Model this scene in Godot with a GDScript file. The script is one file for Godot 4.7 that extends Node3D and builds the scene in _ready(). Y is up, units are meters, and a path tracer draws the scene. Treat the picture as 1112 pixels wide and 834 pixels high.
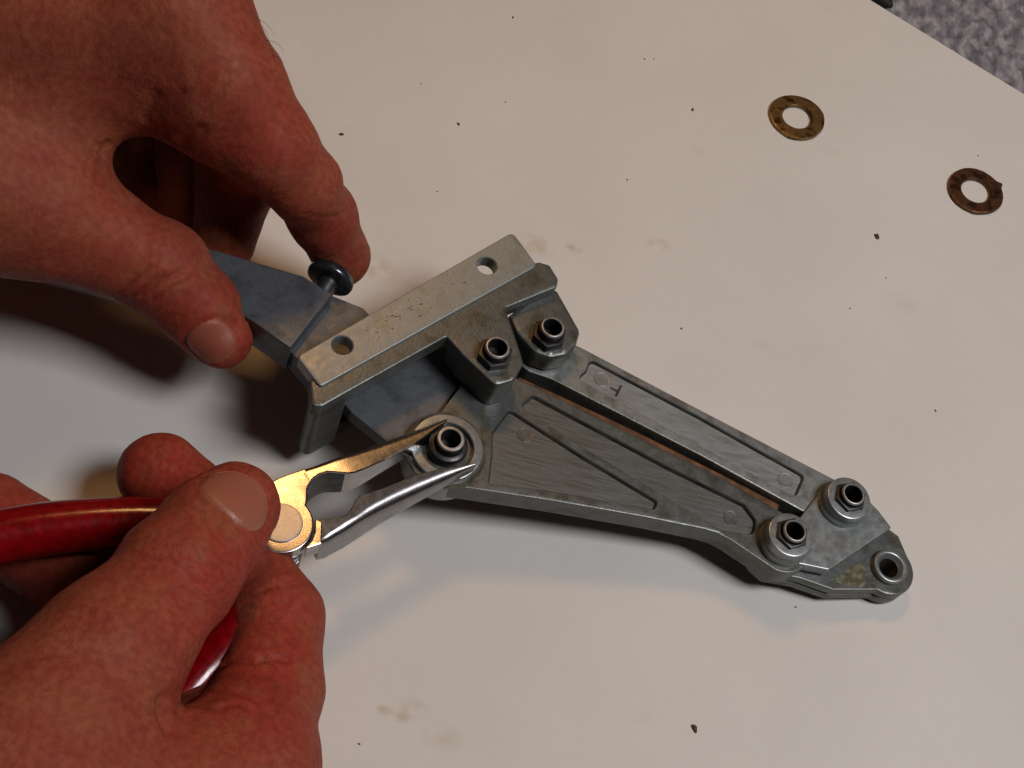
extends Node3D
# A close-up on a white board: two hands work on a die-cast linkage bracket with red-handled needle-nose pliers.
# All shapes are written in millimetres and turned into metres as they are built.

const MM := 0.001

# ---------------------------------------------------------------- hand skeletons: joints (mm, world) and radii
# LEFT/RIGHT cones
const LEFT_PALM := [
	[Vector3(-173.4, 70, 1.6), 24, Vector3(-97.1, 84, -19.2), 15],
	[Vector3(-181.5, 62, -9.8), 24, Vector3(-119.2, 72, -51), 13],
	[Vector3(-187.7, 55, -18.1), 22, Vector3(-139.8, 58, -71.7), 13],
	[Vector3(-191.7, 45, -20.4), 20, Vector3(-161.1, 46, -85.2), 12],
	[Vector3(-174.8, 62, 3.2), 22, Vector3(-134.9, 56, 22.5), 16],
	[Vector3(-134.9, 56, 22.5), 16, Vector3(-116.8, 50, 20.6), 13],
	[Vector3(-122.3, 52, 19.1), 10.5, Vector3(-114.4, 70, -10.8), 10],
	[Vector3(-137.3, 55, 15.1), 15, Vector3(-120.8, 68, -13.6), 13],
	[Vector3(-101.2, 70, -9.9), 9.5, Vector3(-84.4, 66, -5.1), 8.2],
	[Vector3(-178.8, 62, -4.6), 26, Vector3(-223.9, 60, 8.3), 30],
	[Vector3(-157.1, 34, -8.4), 17, Vector3(-142.3, 44, -34.4), 18],
	[Vector3(-142.4, 32, 3.4), 12, Vector3(-129.5, 34, -12.4), 13],
]
const LEFT_FINGERS := [
	[[Vector3(-134.6, 56, 23), 15.5], [Vector3(-115.6, 50, 20.7), 13.4], [Vector3(-102.7, 44, 19.4), 11.8], [Vector3(-89.4, 38, 19), 11.3], [Vector3(-78.7, 31, 22.5), 9.5], [Vector3(-71.8, 27, 26.5), 7.8]],
	[[Vector3(-96.7, 84, -19.4), 15], [Vector3(-81.5, 75, -10.3), 12.8], [Vector3(-69.9, 64, -5.8), 10.6], [Vector3(-61.7, 54, -5.3), 8.8], [Vector3(-57.5, 40, -7.7), 8.3], [Vector3(-51.3, 24.8, -7.6), 7.4]],
	[[Vector3(-119.2, 72, -51), 12], [Vector3(-93.6, 46, -36.3), 10], [Vector3(-82.7, 32, -15.5), 9.6], [Vector3(-82.8, 20, -5.5), 8.4]],
	[[Vector3(-139.8, 58, -71.7), 12], [Vector3(-113.4, 34, -54.3), 10], [Vector3(-98.2, 25, -27.1), 10], [Vector3(-96.2, 15, -14.1), 9]],
	[[Vector3(-161.1, 46, -85.2), 11], [Vector3(-130.2, 28, -59.3), 10], [Vector3(-112.2, 20, -31.3), 10], [Vector3(-107, 14, -16.6), 9]],
]
const RIGHT_PALM := [
	[Vector3(-65.9, 54, 179.4), 26, Vector3(-30.5, 38, 128.3), 13],
	[Vector3(-67.4, 48, 179), 24, Vector3(-36.1, 36, 139.2), 13],
	[Vector3(-69.1, 41, 178.5), 22, Vector3(-45.1, 29, 149.4), 12],
	[Vector3(-71, 33, 177.9), 20, Vector3(-55.5, 23, 158.3), 11],
	[Vector3(-65.7, 55, 179.5), 24, Vector3(-68.5, 59, 149.1), 17.5],
	[Vector3(-68.5, 59, 149.1), 17.5, Vector3(-61.1, 57, 119), 12.2],
	[Vector3(-55.8, 44, 146.6), 13, Vector3(-33.2, 34, 138.5), 12],
	[Vector3(-63.9, 50, 157.2), 18, Vector3(-35, 38, 149.4), 14],
	[Vector3(-66.7, 51, 179.2), 26, Vector3(-69, 52, 207.4), 30],
]
const RIGHT_FINGERS := [
	[[Vector3(-68.5, 59, 149.1), 17], [Vector3(-61, 57, 118.2), 12.2], [Vector3(-57.5, 55, 109.1), 11.8], [Vector3(-54.8, 53, 97.8), 12.1], [Vector3(-52.3, 49, 85.3), 11.2], [Vector3(-49.9, 46.5, 76.9), 9.5]],
	[[Vector3(-30.5, 38, 128.3), 13], [Vector3(-32, 30, 108.2), 11.4], [Vector3(-36, 27, 92), 10.4], [Vector3(-51.3, 22, 75.3), 9.6], [Vector3(-59.8, 21, 70.2), 9.5], [Vector3(-74, 20, 63), 10]],
	[[Vector3(-36.1, 36, 139.2), 13], [Vector3(-47.3, 19, 105.1), 10.5], [Vector3(-67.4, 15, 95), 10.4], [Vector3(-81.1, 14, 91.1), 10.4], [Vector3(-108.1, 13.5, 82.6), 10.8]],
	[[Vector3(-45.1, 29, 149.4), 12], [Vector3(-57, 15, 121.7), 10], [Vector3(-78.1, 11, 120.2), 10], [Vector3(-101.2, 11, 122.7), 9.5]],
	[[Vector3(-55.5, 23, 158.3), 11], [Vector3(-68, 12, 136.4), 9], [Vector3(-89.8, 10, 129.7), 9], [Vector3(-109.9, 10, 127), 8]],
]
const LEFT_CREASES := [
	[0.45, 0.9, [Vector3(-93.1, 37.9, 30.9), Vector3(-90.2, 43.3, 30.1), Vector3(-85.7, 46.8, 26.4)]],
	[0.5, 0.9, [Vector3(-89.3, 42, 30.5), Vector3(-86, 45.3, 27.8), Vector3(-82, 46.5, 23.2)]],
	[0.3, 0.8, [Vector3(-95.5, 37.9, 30.6), Vector3(-92.4, 44.8, 29.7), Vector3(-89, 48, 26.4)]],
	[0.25, 0.8, [Vector3(-86.9, 41.4, 30.3), Vector3(-83.3, 44.3, 27.3), Vector3(-79.6, 44.2, 23.4)]],
	[0.45, 1.8, [Vector3(-96.6, 71.9, 2.6), Vector3(-95.2, 76.6, 1.8), Vector3(-94, 79.1, 1.3)]],
	[0.4, 1.7, [Vector3(-88, 69.3, 3.9), Vector3(-85.6, 73.2, 4.1), Vector3(-83.1, 75.3, 4)]],
	[0.3, 1.5, [Vector3(-93.5, 74.1, 2.5), Vector3(-91.7, 78.1, 1.9), Vector3(-88.4, 82.2, 0.9)]],
	[0.6, 1.4, [Vector3(-104, 61.2, 15.4), Vector3(-105.2, 61.7, 11.2), Vector3(-105.4, 63.4, 6.9)]],
	[0.35, 1, [Vector3(-106, 63.7, 17.1), Vector3(-106.5, 63.9, 12.7), Vector3(-106.6, 65, 8.9)]],
	[0.25, 0.8, [Vector3(-68.4, 78.4, -5.2), Vector3(-65.9, 75.7, -5.6), Vector3(-62.6, 72.7, -7.9)]],
	[0.25, 0.8, [Vector3(-69.1, 77.3, -2.4), Vector3(-66.5, 75.3, -2.9), Vector3(-62.6, 72.6, -4.5)]],
	[0.2, 0.8, [Vector3(-57.6, 54.6, 3.3), Vector3(-54.7, 51.8, 1.2), Vector3(-51.2, 47.9, -4.3)]],
]
const RIGHT_CREASES := [
	[0.4, 0.8, [Vector3(-52, 65.7, 103.2), Vector3(-48.9, 64, 103.9), Vector3(-45, 59.3, 104.8)]],
	[0.35, 0.8, [Vector3(-52.4, 66.5, 106.1), Vector3(-49.3, 64.7, 106.7), Vector3(-45.3, 59.3, 108.1)]],
	[0.4, 0.8, [Vector3(-50.9, 65.2, 100.7), Vector3(-47.5, 63.2, 101.6), Vector3(-44.2, 59.3, 101.8)]],
	[0.25, 0.7, [Vector3(-52.2, 67.3, 109.3), Vector3(-49.9, 65.9, 109.7), Vector3(-46.7, 62.2, 111.2)]],
	[0.3, 0.8, [Vector3(-53.2, 65.8, 98), Vector3(-50.3, 65, 98), Vector3(-47.3, 63.3, 99.1)]],
	[0.2, 0.8, [Vector3(-58.3, 66.3, 102.2), Vector3(-56.1, 66.1, 100.2), Vector3(-53.8, 65.9, 99.4)]],
	[0.7, 1.1, [Vector3(-39.5, 37.4, 90), Vector3(-37.1, 37.4, 88.1), Vector3(-33.7, 36, 85.8)]],
	[0.9, 1.1, [Vector3(-41.7, 37.7, 108.3), Vector3(-35.6, 42, 107.2), Vector3(-29.2, 41.3, 104.4)]],
	[0.5, 1.1, [Vector3(-42.9, 41.6, 116.1), Vector3(-37.4, 46.6, 115.8), Vector3(-33, 48.4, 116.3), Vector3(-28.4, 50, 118.5), Vector3(-23.4, 50.8, 123.1)]],
	[0.4, 1, [Vector3(-37.5, 50.2, 120.5), Vector3(-34, 50, 118.6), Vector3(-29.4, 51, 119.9)]],
	[0.35, 1, [Vector3(-44.1, 47.2, 120.9), Vector3(-37.1, 51.1, 121.4)]],
	[1.2, 2, [Vector3(-46.8, 61.3, 125.7), Vector3(-46, 60, 127.4), Vector3(-44.9, 58.5, 128.8)]],
	[0.3, 0.9, [Vector3(-42.7, 35.8, 94.7), Vector3(-38.4, 38.1, 93.2), Vector3(-33.8, 38.1, 91.8)]],
]
const LEFT_NAIL := [Vector3(-72.2, 32.5, 32.2), Vector3(0.165, 0.544, 0.823), Vector3(0.757, -0.604, 0.248)]
const RIGHT_NAIL := [Vector3(-48.1, 58.2, 79), Vector3(0.337, 0.828, -0.449), Vector3(0.175, -0.524, -0.834)]

const CAM_AT := Vector3(-0, 326.35, 198.54)
const CAM_BASIS := Basis(Vector3(0.96128, 0.143227, -0.23543), Vector3(-0.275574, 0.499615, -0.821245), Vector3(0, 0.854325, 0.519739))
const BU := Vector3(0.992131, -0.100345, -0.074876)
const BN := Vector3(0.100061, 0.994953, -0.007552)
const BV := Vector3(-0.075256, 0, -0.997164)
const BA := Vector3(-10.54, 23, 35.09)
const PU := Vector3(0.681168, -0.070056, -0.728767)
const PN := Vector3(0.047837, 0.997543, -0.05118)
const PV := Vector3(-0.730562, 0, -0.682846)
const PO := Vector3(-41.37, 33, 72.05)
const EDGE_A := Vector3(81.9, 0, -186.8)
const EDGE_B := Vector3(136.8, 0, -163.6)
const BLACK_A := Vector3(86.7, -5, -193.6)
const SMEARS := [[6.1, -50.2, 2.5, 0.5, Color(0.62, 0.52, 0.36)], [-5.5, -47.4, 6, 0.4, Color(0.62, 0.52, 0.36)], [30.0, -60.2, 4, 0.3, Color(0.62, 0.52, 0.36)], [34.9, -100.3, 3, 0.07, Color(0.5, 0.48, 0.44)], [75.3, -115.1, 4, 0.07, Color(0.5, 0.48, 0.44)], [-7.7, 96.1, 2, 0.5, Color(0.62, 0.52, 0.36)], [-3.9, 96.6, 2, 0.55, Color(0.62, 0.52, 0.36)], [-1.5, 94.0, 4, 0.3, Color(0.62, 0.52, 0.36)], [53.1, 80.6, 3, 0.07, Color(0.5, 0.48, 0.44)], [66.1, -35.3, 4, 0.07, Color(0.5, 0.48, 0.44)], [-46.6, -24.3, 8, 0.35, Color(0.62, 0.52, 0.36)], [104.3, -63.8, 7, 0.07, Color(0.5, 0.48, 0.44)], [7.0, 98.6, 5, 0.2, Color(0.62, 0.52, 0.36)]]
const LEFT_RED := [[Vector3(-71.1, 30, 28.2), 14, 0.9], [Vector3(-91.1, 48, 26.6), 18, 0.5], [Vector3(-49.1, 40, 1.5), 14, 0.7], [Vector3(-68.7, 70, -1), 13, 0.5], [Vector3(-84.5, 75, 4.3), 18, 0.5]]
const RIGHT_RED := [[Vector3(-49.3, 50, 78.4), 11, 0.35], [Vector3(-72.1, 28, 66.5), 16, 1], [Vector3(-50.2, 62, 99.5), 14, 0.45], [Vector3(-32.5, 46, 95.7), 24, 0.8], [Vector3(-30.9, 55, 114.8), 20, 0.6], [Vector3(-98.1, 24, 86.2), 26, 0.8]]
const HAIRS := [Vector3(-79.6, 89.9, -20.6), Vector3(-78.5, 88.2, -20.5), Vector3(-76.6, 86.3, -18.9), Vector3(-75, 85, -17.9), Vector3(-73.8, 84.7, -16.3), Vector3(-77.4, 85.1, -21.7), Vector3(-72.5, 84, -15.1)]


var rng := RandomNumberGenerator.new()
var M := {}
var taken := {}

# ---------------------------------------------------------------- mesh building
class Soup:
	var v := PackedVector3Array()          # triangles, counter-clockwise seen from outside, in mm
	func tri(a: Vector3, b: Vector3, c: Vector3) -> void:
		if (b - a).cross(c - a).length_squared() > 1e-12:
			v.append(a); v.append(b); v.append(c)
	func quad(a: Vector3, b: Vector3, c: Vector3, d: Vector3) -> void:
		tri(a, b, c); tri(a, c, d)
	func moved(t: Transform3D) -> void:
		for i in v.size():
			v[i] = t * v[i]
	func mesh(angle := 38.0) -> ArrayMesh:
		var n := v.size() / 3
		var fn := PackedVector3Array()
		var at := {}
		for i in n:
			var f := (v[i * 3 + 1] - v[i * 3]).cross(v[i * 3 + 2] - v[i * 3])
			fn.append(f)
			for k in 3:
				var key := Vector3i((v[i * 3 + k] * 200.0).round())
				if not at.has(key):
					at[key] = PackedInt32Array()
				at[key].append(i)
		var lim := cos(deg_to_rad(angle))
		var pos := PackedVector3Array()
		var nor := PackedVector3Array()
		for i in n:
			var me := fn[i].normalized()
			for k in [0, 2, 1]:
				var p: Vector3 = v[i * 3 + k]
				var s := Vector3.ZERO
				for j in at[Vector3i((p * 200.0).round())]:
					var o: Vector3 = fn[j]
					if o.normalized().dot(me) > lim:
						s += o
				pos.append(p * MM)
				nor.append(s.normalized() if s.length_squared() > 0.0 else me)
		var arr := []
		arr.resize(Mesh.ARRAY_MAX)
		arr[Mesh.ARRAY_VERTEX] = pos
		arr[Mesh.ARRAY_NORMAL] = nor
		var m := ArrayMesh.new()
		m.add_surface_from_arrays(Mesh.PRIMITIVE_TRIANGLES, arr)
		return m

func numbered(n: String) -> String:
	taken[n] = taken.get(n, -1) + 1
	return n if taken[n] == 0 else "%s_%03d" % [n, taken[n]]

func tag(o: Node, label: String, category: String, group := "") -> void:
	o.set_meta("label", label)
	o.set_meta("category", category)
	if group != "":
		o.set_meta("group", group)

func part(called: String, s: Soup, m: Material, parent: Node, angle := 38.0, label := "") -> MeshInstance3D:
	var o := MeshInstance3D.new()
	o.mesh = s.mesh(angle)
	o.material_override = m
	o.name = numbered(called) if parent == self else called
	if label != "":
		o.set_meta("label", label)
	parent.add_child(o, true)
	return o

# plan shapes: (u, v) in mm; u to the right along x, v away from the viewer (-z), w up (y)
func at3(p: Vector2, w: float) -> Vector3:
	return Vector3(p.x, w, -p.y)

func area2(p: PackedVector2Array) -> float:
	var s := 0.0
	for i in p.size():
		s += p[i].cross(p[(i + 1) % p.size()])
	return s * 0.5

func ccw(p: PackedVector2Array) -> PackedVector2Array:
	if area2(p) < 0.0:
		p = p.duplicate()
		p.reverse()
	return p

func circle(c: Vector2, r: float, n := 40) -> PackedVector2Array:
	var o := PackedVector2Array()
	for i in n:
		o.append(c + Vector2.from_angle(TAU * i / n) * r)
	return o

func hexagon(c: Vector2, r: float, turn := 0.0) -> PackedVector2Array:
	var o := PackedVector2Array()
	for i in 6:
		o.append(c + Vector2.from_angle(turn + TAU * i / 6) * r)
	return o

func poly(a: Array) -> PackedVector2Array:
	var o := PackedVector2Array()
	for i in range(0, a.size(), 2):
		o.append(Vector2(a[i], a[i + 1]))
	return ccw(o)

# corners rounded to radius r (one radius, or one per corner)
func rounded(p: PackedVector2Array, r, n := 6) -> PackedVector2Array:
	var o := PackedVector2Array()
	var c := p.size()
	for i in c:
		var rr: float = r[i] if r is Array else r
		var b := p[i]
		var d0 := (p[(i + c - 1) % c] - b)
		var d1 := (p[(i + 1) % c] - b)
		var half := absf(d0.angle_to(d1)) * 0.5
		var cut := minf(rr / maxf(tan(half), 0.05), minf(d0.length(), d1.length()) * 0.48)
		if cut < 0.02:
			o.append(b)
			continue
		var s := b + d0.normalized() * cut
		var e := b + d1.normalized() * cut
		for k in n + 1:
			var t := float(k) / n
			o.append(s.lerp(b, t).lerp(b.lerp(e, t), t))
	return o

func inset(p: PackedVector2Array, d: float) -> PackedVector2Array:
	var o := PackedVector2Array()
	var c := p.size()
	for i in c:
		var a := (p[i] - p[(i + c - 1) % c]).normalized()
		var b := (p[(i + 1) % c] - p[i]).normalized()
		var na := Vector2(-a.y, a.x)
		var nb := Vector2(-b.y, b.x)
		var m := na + nb
		o.append(p[i] + m * (d / maxf(0.35, 1.0 + na.dot(nb))))
	return o

# hull of circles: the outline of a cast link
func hull(circles: Array) -> PackedVector2Array:
	var pts := PackedVector2Array()
	for c in circles:
		pts.append_array(circle(Vector2(c[0], c[1]), c[2], 56))
	var h := Geometry2D.convex_hull(pts)
	h.remove_at(h.size() - 1)
	return ccw(h)

func crosses(a: Vector2, b: Vector2, ring: PackedVector2Array) -> bool:
	for i in ring.size():
		var c := ring[i]
		var d := ring[(i + 1) % ring.size()]
		if c.is_equal_approx(a) or d.is_equal_approx(a) or c.is_equal_approx(b) or d.is_equal_approx(b):
			continue
		if Geometry2D.segment_intersects_segment(a, b, c, d) != null:
			return true
	return false

func bridged(outer: PackedVector2Array, holes: Array) -> PackedVector2Array:
	var ring := outer.duplicate()
	var left := holes.duplicate()
	left.sort_custom(func(a, b): return Array(a).map(func(q): return q.x).max() > Array(b).map(func(q): return q.x).max())
	while left.size():
		var h: PackedVector2Array = left.pop_front()
		var bi := 0
		for i in h.size():
			if h[i].x > h[bi].x:
				bi = i
		var best := -1
		var dist := 1e9
		for i in ring.size():
			var d := ring[i].distance_to(h[bi])
			if d < dist and not crosses(h[bi], ring[i], ring) and not crosses(h[bi], ring[i], h):
				var ok := true
				for o in left:
					if crosses(h[bi], ring[i], o):
						ok = false
				if ok:
					best = i
					dist = d
		var joined := PackedVector2Array()
		for i in best + 1:
			joined.append(ring[i])
		for k in h.size() + 1:
			joined.append(h[(bi - k + h.size() * 2) % h.size()])
		for i in range(best, ring.size()):
			joined.append(ring[i])
		ring = joined
	return ring

func ears(p: PackedVector2Array) -> PackedInt32Array:
	var idx := Array(range(p.size()))
	var out := PackedInt32Array()
	var guard := 0
	while idx.size() > 3 and guard < 20000:
		guard += 1
		var found := -1
		var score := -1.0
		var n := idx.size()
		for i in n:
			var a := p[idx[(i + n - 1) % n]]
			var b := p[idx[i]]
			var c := p[idx[(i + 1) % n]]
			var cr := (b - a).cross(c - b)
			if cr <= 1e-9:
				continue
			var inside := false
			for j in idx:
				var q := p[j]
				if q.is_equal_approx(a) or q.is_equal_approx(b) or q.is_equal_approx(c):
					continue
				if (b - a).cross(q - a) >= -1e-9 and (c - b).cross(q - b) >= -1e-9 and (a - c).cross(q - c) >= -1e-9:
					inside = true
					break
			if inside:
				continue
			var q2 := cr / maxf((c - a).length_squared(), 1e-6)
			if q2 > score:
				score = q2
				found = i
				if q2 > 0.25:
					break
		if found < 0:
			for i in n:
				var a := p[idx[(i + n - 1) % n]]
				var b := p[idx[i]]
				var c := p[idx[(i + 1) % n]]
				if absf((b - a).cross(c - b)) <= 1e-7:
					found = i
					break
			if found < 0:
				found = 0
		out.append(idx[(found + n - 1) % n]); out.append(idx[found]); out.append(idx[(found + 1) % n])
		idx.remove_at(found)
	if idx.size() == 3:
		out.append_array(PackedInt32Array([idx[0], idx[1], idx[2]]))
	return out

func face(s: Soup, outer: PackedVector2Array, holes: Array, w: float, upward := true) -> void:
	var ring := bridged(outer, holes)
	var t := ears(ring)
	for i in range(0, t.size(), 3):
		if upward:
			s.tri(at3(ring[t[i]], w), at3(ring[t[i + 1]], w), at3(ring[t[i + 2]], w))
		else:
			s.tri(at3(ring[t[i]], w), at3(ring[t[i + 2]], w), at3(ring[t[i + 1]], w))

func band(s: Soup, a: PackedVector2Array, wa: float, b: PackedVector2Array, wb: float) -> void:
	# outward wall of a counter-clockwise outline, from (a, wa) below to (b, wb) above
	var n := a.size()
	for i in n:
		var j := (i + 1) % n
		s.quad(at3(a[i], wa), at3(a[j], wa), at3(b[j], wb), at3(b[i], wb))

# a plate from w0 to w1 with chamfered rims. holes: [outline, depth (999 = through), lip, draft]
func slab(s: Soup, outer: PackedVector2Array, w0: float, w1: float, bev := 0.4, holes := [], floors: Soup = null, grime_and_shade: Soup = null) -> void:
	outer = ccw(outer)
	var top := inset(outer, bev)
	var mid := inset(outer, bev * 0.3)
	band(s, inset(outer, bev * 0.6), w0, outer, w0 + bev * 0.6)
	band(s, outer, w0 + bev * 0.6, outer, w1 - bev)
	band(s, outer, w1 - bev, mid, w1 - bev * 0.3)
	band(s, mid, w1 - bev * 0.3, top, w1)
	var tops := []
	var bottoms := []
	for h in holes:
		var o := ccw(h[0])
		var lip: float = h[2]
		var mouth := inset(o, -lip)
		tops.append(mouth)
		var back := o.duplicate()
		back.reverse()
		var mback := mouth.duplicate()
		mback.reverse()
		band(s, mback, w1, back, w1 - lip)      # reversed outlines: walls look inwards
		# (band runs from the first height to the second, so flip the order for downward walls)
		if h[1] > 900.0:
			wall_down(s, o, w1 - lip, o, w0)
			bottoms.append(o)
		else:
			var low := inset(o, h[3])
			wall_down(grime_and_shade if grime_and_shade != null else s, o, w1 - lip, low, w1 - h[1])
			face(floors if floors != null else s, low, [], w1 - h[1])
	face(s, top, tops, w1)
	face(s, inset(outer, bev * 0.6), bottoms, w0, false)

func wall_down(s: Soup, a: PackedVector2Array, wa: float, b: PackedVector2Array, wb: float) -> void:
	var n := a.size()
	for i in n:
		var j := (i + 1) % n
		s.quad(at3(a[i], wa), at3(a[j], wa), at3(b[j], wb), at3(b[i], wb))

# turned shape: profile of (radius, w), bottom to top along the outside
func lathe(s: Soup, c: Vector2, prof: Array, n := 44) -> void:
	for i in n:
		var a := Vector2.from_angle(TAU * i / n)
		var b := Vector2.from_angle(TAU * (i + 1) / n)
		for k in prof.size() - 1:
			var p: Array = prof[k]
			var q: Array = prof[k + 1]
			s.quad(at3(c + a * p[0], p[1]), at3(c + b * p[0], p[1]), at3(c + b * q[0], q[1]), at3(c + a * q[0], q[1]))

func loft(s: Soup, rings: Array, cap := true) -> void:
	for i in rings.size() - 1:
		var a: PackedVector3Array = rings[i]
		var b: PackedVector3Array = rings[i + 1]
		var n := a.size()
		for k in n:
			var j := (k + 1) % n
			s.quad(a[k], a[j], b[j], b[k])
	if cap:
		for e in [0, rings.size() - 1]:
			var r: PackedVector3Array = rings[e]
			var m := Vector3.ZERO
			for p in r:
				m += p
			m /= r.size()
			for k in r.size():
				if e == 0:
					s.tri(m, r[(k + 1) % r.size()], r[k])
				else:
					s.tri(m, r[k], r[(k + 1) % r.size()])

# a tube through points (mm) with a radius at each
func tube(s: Soup, pts: Array, rad: Array, n := 20, steps := 8) -> void:
	var path := []
	var rr := []
	for i in pts.size() - 1:
		var p0: Vector3 = pts[maxi(i - 1, 0)]
		var p1: Vector3 = pts[i]
		var p2: Vector3 = pts[i + 1]
		var p3: Vector3 = pts[mini(i + 2, pts.size() - 1)]
		for k in steps:
			var t := float(k) / steps
			path.append(p1.cubic_interpolate(p2, p0, p3, t))
			rr.append(lerpf(rad[i], rad[i + 1], t))
	path.append(pts[-1])
	rr.append(rad[-1])
	var rings := []
	var up := Vector3.UP
	for i in path.size():
		var d: Vector3 = (path[mini(i + 1, path.size() - 1)] - path[maxi(i - 1, 0)]).normalized()
		var x := up.cross(d)
		if x.length() < 0.1:
			x = Vector3.RIGHT.cross(d)
		x = x.normalized()
		var y := d.cross(x)
		var ring := PackedVector3Array()
		for k in n:
			var a := TAU * k / n
			ring.append(path[i] + (x * cos(a) + y * sin(a)) * rr[i])
		rings.append(ring)
	loft(s, rings)

# ---------------------------------------------------------------- materials
func noise_tex(seed_: int, freq: float, lo: Color, hi: Color, octaves := 4, kind := FastNoiseLite.TYPE_SIMPLEX_SMOOTH, size := 512, mid := 0.5) -> NoiseTexture2D:
	var n := FastNoiseLite.new()
	n.seed = seed_
	n.noise_type = kind
	n.frequency = freq
	n.fractal_octaves = octaves
	var t := NoiseTexture2D.new()
	t.width = size
	t.height = size
	t.seamless = true
	t.noise = n
	var g := Gradient.new()
	g.offsets = PackedFloat32Array([0.5 - mid * 0.5, 0.5 + mid * 0.5])
	g.colors = PackedColorArray([lo, hi])
	t.color_ramp = g
	return t

func lin(r: float, g: float, b: float) -> Color:
	return Color(r, g, b).linear_to_srgb()

func metal(albedo_lo: Color, albedo_hi: Color, rough: float, metallic: float, scale: float, bump: float, seed_: int, stretch := Vector3.ONE, spread := 0.045) -> StandardMaterial3D:
	var m := StandardMaterial3D.new()
	m.albedo_texture = noise_tex(seed_, 0.012, albedo_lo, albedo_hi, 5)
	m.metallic = metallic
	m.roughness = 1.0
	m.roughness_texture = noise_tex(seed_ + 7, 0.02, Color(rough - spread, rough - spread, rough - spread), Color(rough + spread, rough + spread, rough + spread), 4)
	m.uv1_triplanar = true
	m.uv1_scale = Vector3.ONE * scale * stretch
	if bump > 0.0:
		m.heightmap_enabled = true
		m.heightmap_texture = noise_tex(seed_ + 3, 0.09, Color.BLACK, Color.WHITE, 3)
		m.heightmap_scale = bump
	return m

# weathered casting: fine tone, oily olive stains, dark pits and bright nicks (seamless)
func cast_tex(seed_: int, lo: Color, hi: Color, stain: Color, amount: float, nicks: int) -> ImageTexture:
	var size := 512
	var imgs := []
	for e in [[0.05, 4], [0.009, 5], [0.16, 2]]:
		var n := FastNoiseLite.new()
		n.seed = seed_ + imgs.size()
		n.frequency = e[0]
		n.fractal_octaves = e[1]
		var im := n.get_seamless_image(size, size)
		im.convert(Image.FORMAT_L8)
		imgs.append(im.get_data())
	var data := PackedByteArray()
	data.resize(size * size * 3)
	for i in size * size:
		var f: float = imgs[0][i] / 255.0
		var s: float = clampf((imgs[1][i] / 255.0 - 0.56) * 4.5, 0.0, 1.0) * amount * (0.5 + f)
		var c := lo.lerp(hi, f * 0.7 + imgs[2][i] / 255.0 * 0.3).lerp(stain, clampf(s, 0.0, 0.9))
		data[i * 3] = int(c.r * 255.0)
		data[i * 3 + 1] = int(c.g * 255.0)
		data[i * 3 + 2] = int(c.b * 255.0)
	var out := Image.create_from_data(size, size, false, Image.FORMAT_RGB8, data)
	rng.seed = seed_
	for k in nicks:
		var p := Vector2(rng.randf(), rng.randf()) * size
		var d := Vector2.from_angle(rng.randf() * TAU)
		var bright := rng.randf() < 0.45
		var l := rng.randi_range(2, 4) if not bright else rng.randi_range(5, 40)
		for j in l:
			var q := Vector2i((p + d * j).round())
			q = Vector2i(posmod(q.x, size), posmod(q.y, size))
			out.set_pixelv(q, out.get_pixelv(q).lerp(Color(0.62, 0.62, 0.6) if bright else Color(0.06, 0.055, 0.045), 0.35 if bright else 0.75))
			if not bright:
				q.x = posmod(q.x + 1, size)
				out.set_pixelv(q, Color(0.1, 0.09, 0.075))
	return ImageTexture.create_from_image(out)

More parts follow.
